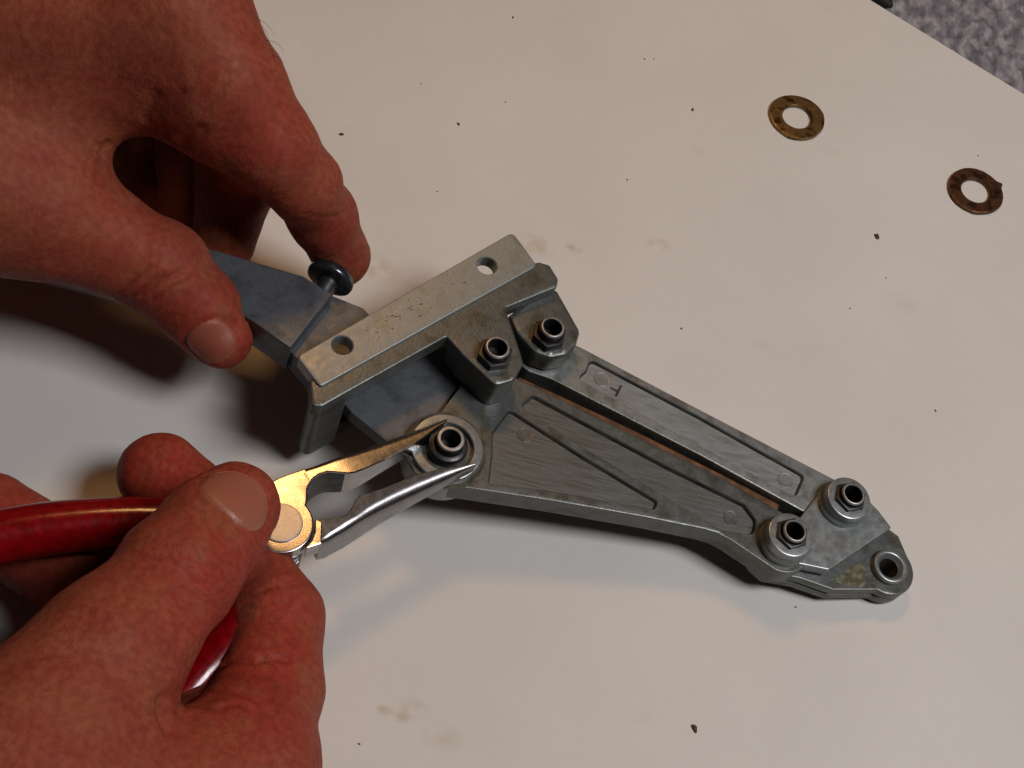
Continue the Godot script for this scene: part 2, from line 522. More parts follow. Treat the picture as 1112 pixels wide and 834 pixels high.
func make_materials() -> void:
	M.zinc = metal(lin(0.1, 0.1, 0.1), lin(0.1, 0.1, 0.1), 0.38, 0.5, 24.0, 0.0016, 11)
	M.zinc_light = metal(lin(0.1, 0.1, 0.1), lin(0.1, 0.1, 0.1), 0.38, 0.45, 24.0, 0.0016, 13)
	M.bar = metal(lin(0.1, 0.1, 0.1), lin(0.1, 0.1, 0.1), 0.42, 0.4, 34.0, 0.0014, 23)
	M.brushed = metal(lin(0.1, 0.1, 0.1), lin(0.1, 0.1, 0.1), 0.38, 0.5, 18.0, 0.0007, 31, Vector3(0.5, 1.0, 9.0))
	M.brushed_light = metal(lin(0.1, 0.1, 0.1), lin(0.1, 0.1, 0.1), 0.38, 0.45, 18.0, 0.0007, 33, Vector3(0.7, 1.0, 3.0))
	M.lever = metal(lin(0.1, 0.1, 0.1), lin(0.1, 0.1, 0.1), 0.46, 0.4, 22.0, 0.0014, 41)
	M.grime_and_shade = metal(lin(0.03, 0.027, 0.019), lin(0.1, 0.09, 0.062), 0.5, 0.3, 30.0, 0.0, 51)  # oil residue, also the shade put into under flange and end bore
	M.rust = metal(lin(0.08, 0.032, 0.008), lin(0.18, 0.08, 0.022), 0.6, 0.1, 30.0, 0.0, 57)
	M.patina = metal(lin(0.07, 0.062, 0.03), lin(0.18, 0.185, 0.12), 0.5, 0.4, 60.0, 0.0, 61)
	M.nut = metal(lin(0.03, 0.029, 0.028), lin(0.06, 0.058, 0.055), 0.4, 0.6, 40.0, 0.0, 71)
	M.pin = metal(lin(0.34, 0.335, 0.325), lin(0.46, 0.455, 0.44), 0.4, 0.7, 40.0, 0.0, 81)
	M.bore = metal(lin(0.012, 0.011, 0.01), lin(0.03, 0.028, 0.025), 0.6, 0.2, 40.0, 0.0, 83)  # near-black: the shade deep in the holes is put into the colour
	M.collar = metal(lin(0.17, 0.186, 0.186), lin(0.205, 0.223, 0.222), 0.34, 0.6, 30.0, 0.0008, 87)
	M.screw = metal(lin(0.1, 0.11, 0.13), lin(0.13, 0.142, 0.165), 0.25, 0.85, 30.0, 0.0, 91)
	M.chrome = metal(lin(0.42, 0.4, 0.38), lin(0.47, 0.455, 0.43), 0.27, 1.0, 40.0, 0.0004, 97, Vector3.ONE, 0.02)
	M.steel_dark = metal(lin(0.12, 0.122, 0.13), lin(0.18, 0.182, 0.19), 0.34, 0.9, 40.0, 0.0, 95)
	M.steel = metal(lin(0.27, 0.268, 0.265), lin(0.33, 0.327, 0.322), 0.28, 1.0, 40.0, 0.0004, 94, Vector3.ONE, 0.02)
	M.rivet = metal(lin(0.52, 0.49, 0.46), lin(0.58, 0.55, 0.52), 0.4, 0.8, 60.0, 0.0005, 96, Vector3(1, 1, 4), 0.03)
	M.washer = metal(lin(0.1, 0.05, 0.018), lin(0.28, 0.17, 0.06), 0.36, 0.75, 90.0, 0.002, 101)
	M.washer_dark = metal(lin(0.06, 0.024, 0.012), lin(0.16, 0.066, 0.03), 0.4, 0.65, 90.0, 0.002, 107)
	var oil := lin(0.055, 0.05, 0.026)
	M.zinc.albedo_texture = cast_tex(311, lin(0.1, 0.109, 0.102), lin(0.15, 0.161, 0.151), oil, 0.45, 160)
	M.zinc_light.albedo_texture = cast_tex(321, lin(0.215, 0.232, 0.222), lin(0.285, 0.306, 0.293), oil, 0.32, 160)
	M.bar.albedo_texture = cast_tex(331, lin(0.23, 0.246, 0.235), lin(0.31, 0.328, 0.312), lin(0.21, 0.2, 0.135), 0.35, 110)
	M.lever.albedo_texture = cast_tex(341, lin(0.09, 0.1, 0.11), lin(0.13, 0.144, 0.156), lin(0.06, 0.065, 0.07), 0.6, 120)
	M.collar.albedo_texture = cast_tex(351, lin(0.26, 0.283, 0.283), lin(0.31, 0.337, 0.337), oil, 0.18, 90)
	M.brushed.albedo_texture = cast_tex(361, lin(0.112, 0.121, 0.113), lin(0.172, 0.184, 0.173), oil, 0.3, 60)
	M.brushed_light.albedo_texture = cast_tex(371, lin(0.275, 0.3, 0.3), lin(0.325, 0.354, 0.35), oil, 0.15, 60)
	M.washer.albedo_texture = cast_tex(381, lin(0.17, 0.095, 0.034), lin(0.34, 0.22, 0.09), lin(0.045, 0.022, 0.01), 0.9, 60)
	M.washer_dark.albedo_texture = cast_tex(391, lin(0.1, 0.042, 0.019), lin(0.17, 0.075, 0.036), lin(0.03, 0.016, 0.01), 0.8, 40)
	M.washer.uv1_scale = Vector3.ONE * 36.0
	M.washer_dark.uv1_scale = Vector3.ONE * 36.0
	var r := StandardMaterial3D.new()
	r.albedo_texture = noise_tex(119, 0.03, lin(0.16, 0.0015, 0.003), lin(0.25, 0.002, 0.004), 5, FastNoiseLite.TYPE_SIMPLEX_SMOOTH, 512, 0.35)
	r.roughness = 1.0
	r.roughness_texture = noise_tex(118, 0.05, Color(0.17, 0.17, 0.17), Color(0.25, 0.25, 0.25), 5)
	r.clearcoat_enabled = true
	r.clearcoat = 0.15
	r.clearcoat_roughness = 0.12
	r.heightmap_enabled = true
	r.heightmap_texture = noise_tex(120, 0.02, Color.BLACK, Color.WHITE, 2)
	r.heightmap_scale = 0.0015
	r.uv1_triplanar = true
	r.uv1_scale = Vector3.ONE * 20.0
	M.red = r
	# skin: pigment in the vertices, fine mottling and pores over it
	var k := StandardMaterial3D.new()
	k.vertex_color_use_as_albedo = true
	k.albedo_texture = noise_tex(131, 0.02, Color(0.86, 0.8, 0.8), Color(1.0, 1.0, 1.0), 5, FastNoiseLite.TYPE_SIMPLEX_SMOOTH, 1024)
	k.roughness = 1.0
	k.roughness_texture = noise_tex(133, 0.03, Color(0.5, 0.5, 0.5), Color(0.66, 0.66, 0.66), 3)
	k.metallic_specular = 0.27
	k.uv1_triplanar = true
	k.uv1_scale = Vector3.ONE * 22.0
	k.heightmap_enabled = true
	k.heightmap_texture = skin_relief()
	k.heightmap_scale = 0.014
	k.subsurf_scatter_enabled = true
	k.subsurf_scatter_strength = 0.04
	M.skin = k
	var nl := StandardMaterial3D.new()
	nl.albedo_color = lin(0.32, 0.105, 0.06)
	nl.roughness = 0.4
	nl.heightmap_enabled = true
	nl.heightmap_texture = noise_tex(141, 0.05, Color.BLACK, Color.WHITE, 2)
	nl.heightmap_scale = 0.004
	nl.uv1_triplanar = true
	nl.uv1_scale = Vector3.ONE * 40.0
	M.nail = nl
	M.nail_reddish = nl.duplicate()
	M.nail_reddish.albedo_color = lin(0.3, 0.078, 0.046)
	M.nail_reddish.roughness = 0.52
	var ne := StandardMaterial3D.new()
	ne.albedo_color = lin(0.33, 0.125, 0.072)
	ne.roughness = 0.5
	M.nail_edge = ne
	var hm := StandardMaterial3D.new()
	hm.albedo_color = lin(0.05, 0.03, 0.02)
	hm.roughness = 0.5
	M.hair = hm
	var cr := StandardMaterial3D.new()
	cr.albedo_texture = noise_tex(151, 0.05, lin(0.02, 0.012, 0.005), lin(0.16, 0.085, 0.03), 3)
	cr.uv1_triplanar = true
	cr.uv1_scale = Vector3.ONE * 150.0
	cr.roughness = 0.7
	M.crumb = cr
	var ed := StandardMaterial3D.new()
	ed.albedo_texture = noise_tex(161, 0.05, lin(0.2, 0.12, 0.06), lin(0.36, 0.23, 0.13), 4)
	ed.uv1_triplanar = true
	ed.uv1_scale = Vector3.ONE * 60.0
	ed.roughness = 0.8
	M.board_edge = ed
	var cl := StandardMaterial3D.new()
	cl.albedo_texture = noise_tex(171, 0.012, lin(0.075, 0.075, 0.095), lin(0.4, 0.39, 0.405), 6, FastNoiseLite.TYPE_SIMPLEX_SMOOTH, 1024, 0.7)
	cl.uv1_triplanar = true
	cl.uv1_scale = Vector3(16, 16, 11)
	cl.roughness = 0.95
	cl.rim_enabled = true
	cl.rim = 0.3
	M.cloth = cl
	var bk := StandardMaterial3D.new()
	bk.albedo_color = lin(0.012, 0.01, 0.01)
	bk.roughness = 0.6
	M.black = bk

# pores and the fine net of skin lines as a height picture
func skin_relief() -> ImageTexture:
	var size := 1024
	var a := FastNoiseLite.new()
	a.seed = 5
	a.noise_type = FastNoiseLite.TYPE_CELLULAR
	a.cellular_return_type = FastNoiseLite.RETURN_DISTANCE2_SUB
	a.frequency = 0.045
	var b := FastNoiseLite.new()
	b.seed = 6
	b.frequency = 0.03
	b.fractal_octaves = 4
	var ia := a.get_seamless_image(size, size)
	var ib := b.get_seamless_image(size, size)
	ia.convert(Image.FORMAT_L8)
	ib.convert(Image.FORMAT_L8)
	var da := ia.get_data()
	var db := ib.get_data()
	for i in da.size():
		da[i] = int(clampf(minf(da[i] * 1.3, 150.0) * 0.75 + db[i] * 0.5, 0.0, 255.0))
	return ImageTexture.create_from_image(Image.create_from_data(size, size, false, Image.FORMAT_L8, da))

# ---------------------------------------------------------------- skin surfaces
class Flesh:
	var a := PackedVector3Array()
	var d := PackedVector3Array()
	var inv := PackedFloat32Array()
	var ra := PackedFloat32Array()
	var dr := PackedFloat32Array()
	var grp := PackedInt32Array()
	var creases := []
	var nail := []
	var lump := FastNoiseLite.new()
	var fine := FastNoiseLite.new()
	var lo := Vector3(1e9, 1e9, 1e9)
	var hi := -Vector3(1e9, 1e9, 1e9)

	func add(p: Vector3, r0: float, q: Vector3, r1: float, g: int) -> void:
		a.append(p); d.append(q - p); inv.append(1.0 / maxf((q - p).length_squared(), 1e-6)); ra.append(r0); dr.append(r1 - r0); grp.append(g)
		for e in [[p, r0], [q, r1]]:
			lo = lo.min(e[0] - Vector3.ONE * (e[1] + 2.0))
			hi = hi.max(e[0] + Vector3.ONE * (e[1] + 2.0))

	func sdf(p: Vector3, use: PackedInt32Array) -> float:
		# bones of the palm melt together; each finger melts into the palm but not into its neighbours
		var palm := 1e9
		var out := 1e9
		var cur := 1e9
		var g := 0
		for i in use:
			var q := p - a[i]
			var t := clampf(q.dot(d[i]) * inv[i], 0.0, 1.0)
			var c := (q - d[i] * t).length() - ra[i] - dr[i] * t
			if grp[i] == 0:
				var h := maxf(14.0 - absf(palm - c), 0.0)
				palm = minf(palm, c) - h * h / 56.0
				continue
			if grp[i] != g:
				if g > 0:
					var h2 := maxf(9.0 - absf(palm - cur), 0.0)
					out = minf(out, minf(palm, cur) - h2 * h2 / 36.0)
				g = grp[i]
				cur = 1e9
			var h3 := maxf(3.0 - absf(cur - c), 0.0)
			cur = minf(cur, c) - h3 * h3 / 12.0
		if g > 0:
			var h4 := maxf(9.0 - absf(palm - cur), 0.0)
			out = minf(out, minf(palm, cur) - h4 * h4 / 36.0)
		return minf(out, palm)

	func relief(p: Vector3) -> float:
		# how far the skin lies below the plain form: folds, the bed of the nail, unevenness
		var s := lump.get_noise_3dv(p) * 0.34 + fine.get_noise_3dv(p) * 0.06
		for c in creases:
			var pts: Array = c[2]
			var best := 1e9
			for i in pts.size() - 1:
				var e: Vector3 = pts[i + 1] - pts[i]
				var q: Vector3 = p - pts[i]
				var t := clampf(q.dot(e) / e.length_squared(), 0.0, 1.0)
				best = minf(best, (q - e * t).length_squared())
			var w: float = c[1]
			if best < w * w * 16.0:
				s += c[0] * 1.45 * (exp(-best / (w * w)) - 0.35 * exp(-best / (w * w * 5.0)))
		if nail.size():
			var q: Vector3 = p - nail[0]
			if q.length_squared() < 300.0 and q.dot(nail[1]) > -8.0:
				var x: float = q.dot(nail[2]) / nail[3]
				var y: float = q.dot(nail[2].cross(nail[1])) / nail[4]
				var f := pow(pow(absf(x), 2.6) + pow(absf(y), 2.6), 1.0 / 2.6)
				if x < 0.75:
					s += 0.26 * exp(-pow((f - 1.02) / 0.09, 2.0)) - 0.22 * exp(-pow((f - 1.28) / 0.14, 2.0))
				if f < 1.0:
					s += 0.22
		return s

	func near(p: Vector3, reach: float) -> PackedInt32Array:
		var ds := PackedFloat32Array()
		var best := 1e9
		for i in a.size():
			var q := p - a[i]
			var t := clampf(q.dot(d[i]) * inv[i], 0.0, 1.0)
			var c := (q - d[i] * t).length() - ra[i] - dr[i] * t
			ds.append(c)
			best = minf(best, c)
		var use := PackedInt32Array()
		for i in a.size():
			if ds[i] < best + reach:
				use.append(i)
		return use

	func all() -> PackedInt32Array:
		return PackedInt32Array(range(a.size()))

	func grad(p: Vector3, use: PackedInt32Array, e: float, with_relief: bool) -> Vector3:
		var g := Vector3.ZERO
		for k in [Vector3(1, -1, -1), Vector3(-1, -1, 1), Vector3(-1, 1, -1), Vector3(1, 1, 1)]:
			var q: Vector3 = p + k * e
			var val := sdf(q, use)
			if with_relief:
				val += relief(q)
			g += k * val
		return g.normalized()

	# surface nets over a narrow band of blocks, vertices pulled onto the surface
	func build(cell: float, origin: Vector3, tint: Callable) -> ArrayMesh:
		var B := 4
		var size := Vector3i(((hi - lo) / (cell * B)).ceil()) + Vector3i.ONE
		var half := cell * B * 0.8660254 + cell
		var ids := {}
		var pos := PackedVector3Array()
		var nor := PackedVector3Array()
		var col := PackedColorArray()
		var edges := []
		var full := all()
		var loc := PackedFloat32Array()
		loc.resize(125)
		for bx in size.x:
			for by in size.y:
				for bz in size.z:
					var base := Vector3i(bx, by, bz) * B
					var mid := lo + (Vector3(base) + Vector3.ONE * (B * 0.5)) * cell
					var use := near(mid, 2.0 * half + 16.0)
					if absf(sdf(mid, use)) > half + 1.0:
						continue
					for x in 5:
						for y in 5:
							for z in 5:
								loc[(x * 5 + y) * 5 + z] = sdf(lo + Vector3(base.x + x, base.y + y, base.z + z) * cell, use)
					for x in 4:
						for y in 4:
							for z in 4:
								var o := (x * 5 + y) * 5 + z
								var v0 := loc[o]
								var inside := v0 < 0.0
								if (loc[o + 25] < 0.0) != inside:
									edges.append([base + Vector3i(x, y, z), 0, inside])
								if (loc[o + 5] < 0.0) != inside:
									edges.append([base + Vector3i(x, y, z), 1, inside])
								if (loc[o + 1] < 0.0) != inside:
									edges.append([base + Vector3i(x, y, z), 2, inside])
								var neg := 0
								for k in [0, 1, 5, 6, 25, 26, 30, 31]:
									if loc[o + k] < 0.0:
										neg += 1
								if neg == 0 or neg == 8:
									continue
								var p := lo + (Vector3(base.x + x, base.y + y, base.z + z) + Vector3.ONE * 0.5) * cell
								var n := grad(p, use, 0.4, false)
								p -= n * sdf(p, use)
								n = grad(p, use, 0.3, false)
								p -= n * (sdf(p, use) + relief(p))
								ids[base + Vector3i(x, y, z)] = pos.size()
								pos.append((p - origin) * 0.001)
								nor.append(grad(p, use, 0.3, true))
								col.append(tint.call(p))
		var index := PackedInt32Array()
		var U := [Vector3i(1, 0, 0), Vector3i(0, 1, 0), Vector3i(0, 0, 1)]
		for e in edges:
			var c: Vector3i = e[0]
			var b: Vector3i = U[(e[1] + 1) % 3]
			var g: Vector3i = U[(e[1] + 2) % 3]
			var i0 = ids.get(c - b - g)
			var i1 = ids.get(c - g)
			var i2 = ids.get(c)
			var i3 = ids.get(c - b)
			if i0 == null or i1 == null or i2 == null or i3 == null:
				continue
			if e[2]:
				index.append_array(PackedInt32Array([i0, i2, i1, i0, i3, i2]))
			else:
				index.append_array(PackedInt32Array([i0, i1, i2, i0, i2, i3]))
		var arr := []
		arr.resize(Mesh.ARRAY_MAX)
		arr[Mesh.ARRAY_VERTEX] = pos
		arr[Mesh.ARRAY_NORMAL] = nor
		arr[Mesh.ARRAY_COLOR] = col
		arr[Mesh.ARRAY_INDEX] = index
		var m := ArrayMesh.new()
		m.add_surface_from_arrays(Mesh.PRIMITIVE_TRIANGLES, arr)
		return m

func make_hand(palm: Array, fingers: Array, creases: Array, nail: Array, half_len: float, half_wid: float, red_at: Array, nail_mat: Material) -> MeshInstance3D:
	var f := Flesh.new()
	for b in palm:
		f.add(b[0], b[1], b[2], b[3], 0)
	var g := 0
	for c in fingers:
		g += 1
		for i in c.size() - 1:
			f.add(c[i][0], c[i][1], c[i + 1][0], c[i + 1][1], g)
	f.creases = creases
	f.nail = [nail[0], nail[1], nail[2], half_len, half_wid]
	f.lump.seed = 3
	f.lump.frequency = 0.07
	f.lump.fractal_octaves = 2
	f.fine.seed = 4
	f.fine.frequency = 0.45
	f.fine.fractal_octaves = 2
	var mottle := FastNoiseLite.new()
	mottle.seed = 9
	mottle.frequency = 0.09
	mottle.fractal_octaves = 3
	var tint := func(p: Vector3) -> Color:
		var base := Vector3(0.3, 0.081, 0.043)
		var red := 0.0
		for s in red_at:
			red += exp(-(p - s[0]).length_squared() / (s[1] * s[1])) * s[2]
		base = base.lerp(Vector3(0.35, 0.05, 0.032), clampf(red, 0.0, 1.0))
		var mo := mottle.get_noise_3dv(p)
		base = base.lerp(Vector3(0.31, 0.092, 0.047) if mo > 0.0 else Vector3(0.28, 0.058, 0.034), minf(absf(mo) * 1.6, 1.0))
		return Color(base.x, base.y, base.z)
	var origin: Vector3 = palm[0][0]
	var o := MeshInstance3D.new()
	o.name = numbered("hand")
	o.mesh = f.build(1.15, origin, tint)
	o.material_override = M.skin
	o.position = origin * MM
	add_child(o)
	# the nail: a thin curved plate lying in its bed
	var s := Soup.new()
	var c: Vector3 = nail[0]
	var n: Vector3 = nail[1]
	var ax: Vector3 = nail[2]
	var side := ax.cross(n)
	var use := f.near(c, 40.0)
	var rings := []
	var R := 10
	var K := 40
	for r in R + 1:
		var ring := PackedVector3Array()
		for k in K:
			var th := TAU * k / K
			var e := 2.0 / 2.6
			var x := signf(cos(th)) * pow(absf(cos(th)), e) * float(r) / R * half_len
			var y := signf(sin(th)) * pow(absf(sin(th)), e) * float(r) / R * half_wid
			var p := c + ax * x + side * y + n * 9.0
			for it in 24:
				p -= n * f.sdf(p, use) * 0.9
			var gn := f.grad(p, use, 0.3, false)
			var up := 0.14 if r < R - 1 else (0.05 if r == R - 1 else -0.5)
			ring.append(p + gn * up - origin)
		rings.append(ring)
	for r in R:
		for k in K:
			var j := (k + 1) % K
			s.quad(rings[r][k], rings[r + 1][k], rings[r + 1][j], rings[r][j])
	var plate := part("thumbnail", s, nail_mat, o, 70.0)
	var rim := []
	var thick := []
	for k in range(-9, 10):
		rim.append(rings[R - 1][(k + K) % K])
		thick.append(0.17 * clampf(1.15 - absf(k) / 9.0, 0.25, 1.0))
	var fe := Soup.new()
	tube(fe, rim, thick, 6, 2)
	part("free_edge", fe, M.nail_edge, plate, 70.0)
	return o

# ---------------------------------------------------------------- the bracket
func nut_and_pin(parent: Node3D, c: Vector2, w: float, hex_h: float, top: float, hex_r: float, turn: float, r_out := 3.1, r_in := 2.4, deep := 0.0) -> void:
	var s := Soup.new()
	slab(s, hexagon(c, hex_r, turn) if turn >= 0.0 else circle(c, hex_r), w - 0.5, w + hex_h, 0.35 if turn >= 0.0 else 0.9, [[circle(c, r_out - 0.05, 32), 999.0, 0.25, 0.0]])
	var nut := part("hex_nut" if turn >= 0.0 else "round_nut", s, M.nut, parent, 25.0)
	var p := Soup.new()
	lathe(p, c, [[r_out, w - 3.0], [r_out, top - 0.45]])
	part("hollow_pin", p, M.nut, nut, 40.0)
	var e := Soup.new()
	lathe(e, c, [[r_out, top - 0.45], [r_out - 0.06, top - 0.25], [r_out - 0.22, top - 0.05], [r_out - 0.35, top], [r_in + 0.12, top], [r_in, top - 0.25]])
	part("pale_rim", e, M.pin, nut, 50.0)  # rim in a paler colour than the pin side
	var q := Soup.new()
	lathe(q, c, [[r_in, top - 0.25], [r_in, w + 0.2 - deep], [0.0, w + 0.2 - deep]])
	part("bore", q, M.bore, nut, 40.0)  # shallow floor, coloured dark in place of the shade of a deep hole

func collar(parent: Node3D, c: Vector2, w0: float, w1: float, r: float, r_hole: float, sink: float) -> void:
	var s := Soup.new()
	lathe(s, c, [[r + 0.8, w0], [r + 0.7, w1 - 3.4], [r + 0.15, w1 - 3.0], [r, w1 - 2.8], [r, w1 - 0.45], [r - 0.12, w1 - 0.15], [r - 0.45, w1], [r_hole + 0.2, w1], [r_hole, w1 - 0.2], [r_hole, w1 - sink], [2.5, w1 - sink]])
	var col := part("collar", s, M.collar, parent, 40.0)
	if r < 8.0:
		return
	var g := Soup.new()
	rng.seed = 17
	var inner := circle(c, r + 0.5, 40)
	var outer := PackedVector2Array()
	for i in 40:
		outer.append(c + Vector2.from_angle(TAU * i / 40) * (r + 0.8 + rng.randf() * 1.1 * (0.4 + 0.6 * maxf(0.0, sin(TAU * i / 40 + 2.6)))))
	slab(g, outer, -0.2, 0.05, 0.04, [[inner, 999.0, 0.02, 0.0]])
	part("oily_ring", g, M.grime_and_shade, col)

func make_bracket() -> void:
	var t := Node3D.new()
	t.name = numbered("linkage_bracket")
	t.transform = Transform3D(Basis(BU, BN, -BV), BA * MM)
	add_child(t)
	tag(t, "grey die-cast metal linkage bracket with five hollow pins lying on the white board", "bracket")
	var A := Vector2(-0.7, -2.0)
	var J := Vector2(4.7, 20.3)
	var D := Vector2(17.7, 32.4)
	var B := Vector2(87.3, -3.1)
	var C := Vector2(102.3, 11.5)
	var E := Vector2(117.8, -0.5)
	# lower link: the cast triangle with its sunken webs
	var s := Soup.new()
	var fl := Soup.new()
	var gr := Soup.new()
	var outline := PackedVector2Array()
	for i in 22:
		outline.append(A + Vector2.from_angle(lerpf(PI * 0.62, PI * 1.53, i / 21.0)) * 9.6)
	outline.append_array(PackedVector2Array([Vector2(8, -10.5), Vector2(27.3, -8.2), Vector2(50.8, -6.0), Vector2(66.5, -5.0), Vector2(70.0, -5.1), Vector2(73.5, -6.0)]))
	for i in 16:
		outline.append(B + Vector2.from_angle(lerpf(PI * 1.45, PI * 2.42, i / 15.0)) * 8.0)
	outline.append_array(PackedVector2Array([Vector2(70, 10.6), Vector2(45.0, 16.1), Vector2(17.3, 22.3)]))
	for i in 10:
		outline.append(J + Vector2.from_angle(lerpf(PI * 0.4, PI * 1.1, i / 9.0)) * 4.5)
	var web := rounded(poly([11.2, -8.1, 27.0, -5.6, 53.2, -3.3, 53.9, -0.9, 33.0, 6.1, 12.8, 13.6, 9.7, 6.0, 10.6, 0.0]), [0.6, 2, 1.0, 0.9, 2, 1.5, 3, 3])
	var chan := rounded(poly([18.0, 19.5, 15.3, 15.3, 33.5, 8.4, 57.8, 0.4, 71.0, -4.0, 79.6, -3.0, 80.0, 1.2, 76.5, 4.7, 55.0, 9.6]), [1.2, 1.2, 3, 3, 1.5, 2, 2, 1, 4])
	slab(s, outline, -7.0, 0.0, 0.45, [[web, 1.0, 0.25, 0.35], [chan, 1.15, 0.25, 0.35]], fl, gr)
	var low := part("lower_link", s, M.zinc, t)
	part("web_floor", fl, M.brushed, low)
	part("oily_corner", gr, M.grime_and_shade, low)
	for e in [[Vector2(18.0, 8.2), -1.0], [Vector2(73.6, 0.6), -1.15]]:
		var d := Soup.new()
		lathe(d, e[0], [[2.0, e[1] - 0.2], [2.0, e[1] + 0.12], [1.9, e[1] + 0.17], [1.6, e[1] + 0.1], [0.0, e[1] + 0.1]], 28)
		part("ejector_mark", d, M.zinc, low)
	# rusty plate under the lower link, seen in the slit
	var ru := Soup.new()
	slab(ru, poly([14, 24.9, 45, 18.7, 70, 12.8, 86.5, 8.6, 86, 3, 12, 14]), -6.0, -2.0, 0.3)
	part("rusty_under_plate", ru, M.rust, t)
	# upper link
	var us := Soup.new()
	var uf := Soup.new()
	var ug := Soup.new()
	var ul := PackedVector2Array()
	for i in 14:
		ul.append(D + Vector2.from_angle(lerpf(PI * 0.42, PI * 1.42, i / 13.0)) * 6.6)
	ul.append_array(PackedVector2Array([Vector2(22.4, 25.5), Vector2(63.3, 15.4)]))
	for i in 14:
		ul.append(C + Vector2.from_angle(lerpf(-PI * 0.58, PI * 0.42, i / 13.0)) * 6.8)
	ul.append_array(PackedVector2Array([Vector2(62.1, 28.7), Vector2(28.2, 37.5)]))
	var groove := rounded(poly([31.2, 34.7, 62.2, 26.5, 92.2, 17.6, 91.2, 14.5, 90.2, 11.2, 88.0, 11.3, 52.8, 20.9, 28.6, 27.9, 30.6, 31.0]), [1.0, 4, 1.0, 2, 1.0, 2, 4, 0.8, 3])
	slab(us, ul, -8.0, 0.0, 0.45, [[groove, 1.0, 0.25, 0.35]], uf, ug)
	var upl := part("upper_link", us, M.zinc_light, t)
	part("web_floor", uf, M.brushed_light, upl)
	part("oily_corner", ug, M.grime_and_shade, upl)
	for e in [Vector2(35.3, 30.2), Vector2(87.3, 15.3)]:
		var d := Soup.new()
		lathe(d, e, [[2.1, -1.2], [2.1, -0.88], [2.0, -0.83], [1.75, -0.9], [0.0, -0.9]], 28)
		part("ejector_mark", d, M.zinc_light, upl)
	var ms := Soup.new()   # the small raised casting mark
	slab(ms, poly([40.3, 29.9, 40.9, 29.9, 39.9, 26.3, 39.3, 26.4]), -1.05, -0.7, 0.08)
	slab(ms, poly([37.9, 28.6, 40.45, 28.0, 40.3, 27.5, 37.75, 28.1]), -1.05, -0.71, 0.08)
	part("casting_mark", ms, M.grime_and_shade, upl)
	# lever: the arm held by the fingers and the plate that runs under the mount to the pivot
	var ls := Soup.new()
	slab(ls, poly([-37.2, 30.2, -45.3, 33.0, -68.0, 33.4, -92.0, 31.0, -94.0, 22.0, -66.0, 20.0, -54.5, 16.5, -43.5, 11.9]), -7.0, 4.0, 0.5)
	var lev := part("lever_arm", ls, M.lever, t)
	var lp := Soup.new()
	slab(lp, poly([-44.5, 14.0, -38.0, 32.3, -28.8, 31.0, -17.0, 21.5, -32.0, 4.0]), -7.5, 0.2, 0.4)
	part("lever_step", lp, M.lever, lev)
	var lq := Soup.new()
	slab(lq, rounded(poly([-33, 9.0, -25.2, 2.6, -16.6, -1.9, -9.0, -6.0, 3.0, 6.0, 3.0, 16.5, -4.0, 30.0, -18, 30.0, -26, 18.0]), [0.5, 0.5, 2.0, 0.5, 0.5, 0.5, 0.5, 0.5, 0.5]), -7.3, -2.6, 0.4)
	part("lever_plate", lq, M.lever, lev)
	# pan-head screw in the side of the lever arm
	var sc := Soup.new()
	lathe(sc, Vector2.ZERO, [[2.7, -3.0], [2.7, 4.0]], 30)
	var dir := Vector3(0.21, 0.07, -0.976).normalized()
	var bx := dir.cross(Vector3.UP).normalized()
	var place := Transform3D(Basis(bx, dir, bx.cross(dir)), Vector3(-39.9, 1.3, -31.2))
	sc.moved(place)
	var shank := part("screw", sc, M.steel_dark, t)
	var hd := Soup.new()
	lathe(hd, Vector2.ZERO, [[2.4, 3.7], [5.3, 3.8], [6.0, 4.1], [6.2, 4.9], [6.0, 6.0], [5.3, 6.9], [4.0, 7.5], [2.0, 7.9], [0.0, 8.0]], 40)
	hd.moved(place)
	part("screw_head", hd, M.screw, shank, 60.0)
	# mount: top bar, flange with the first lug, second lug, leg
	var bs := Soup.new()
	var bar := rounded(poly([-41.2, 5.2, -34.0, -1.1, 11.1, 50.0, 3.0, 58.3]), [1.2, 1.2, 1.5, 1.8])
	slab(bs, bar, 8.2, 12.2, 0.45, [[circle(Vector2(-31.6, 11.5), 2.55, 30), 999.0, 0.25, 0.0], [circle(Vector2(-1.7, 45.6), 2.6, 30), 999.0, 0.25, 0.0]])
	var mb := part("mounting_bar", bs, M.bar, t)
	var pit := Soup.new()
	rng.seed = 28
	for i in 26:
		var c := Vector2(-17.5, 26.5) + Vector2(0.628, 0.778) * rng.randfn(0.0, 6.5) + Vector2(0.778, -0.628) * rng.randfn(-0.5, 1.5)
		var d := Vector2.from_angle(rng.randf_range(0.2, 1.3)) * rng.randf_range(0.15, 0.75)
		var e := d.orthogonal().normalized() * rng.randf_range(0.06, 0.2)
		slab(pit, PackedVector2Array([c - d, c + e, c + d * 0.9, c - e * 1.1]), 12.1, 12.215, 0.01)
	part("wear_pits", pit, M.grime_and_shade, mb)
	var fs := Soup.new()
	slab(fs, rounded(poly([-34.8, -6.2, -32.4, -5.6, -7.6, 22.2, -2.9, 18.4, 6.6, 12.3, 11.0, 15.4, 12.5, 20.9, 11.0, 24.2, 5.4, 35.2, 17.2, 45.6, 17.3, 48.4, 14.4, 52.0, 11.4, 52.0, 3.0, 47.0, -36.8, 0.4]), [1.6, 1.0, 0.5, 1.5, 2.4, 2.2, 2.0, 1.0, 0.6, 1.4, 1.2, 1.2, 0.5, 0.5, 0.5]), 6.3, 11.4, 0.8)
	var fla := part("mounting_flange", fs, M.zinc, t)
	var l1 := Soup.new()
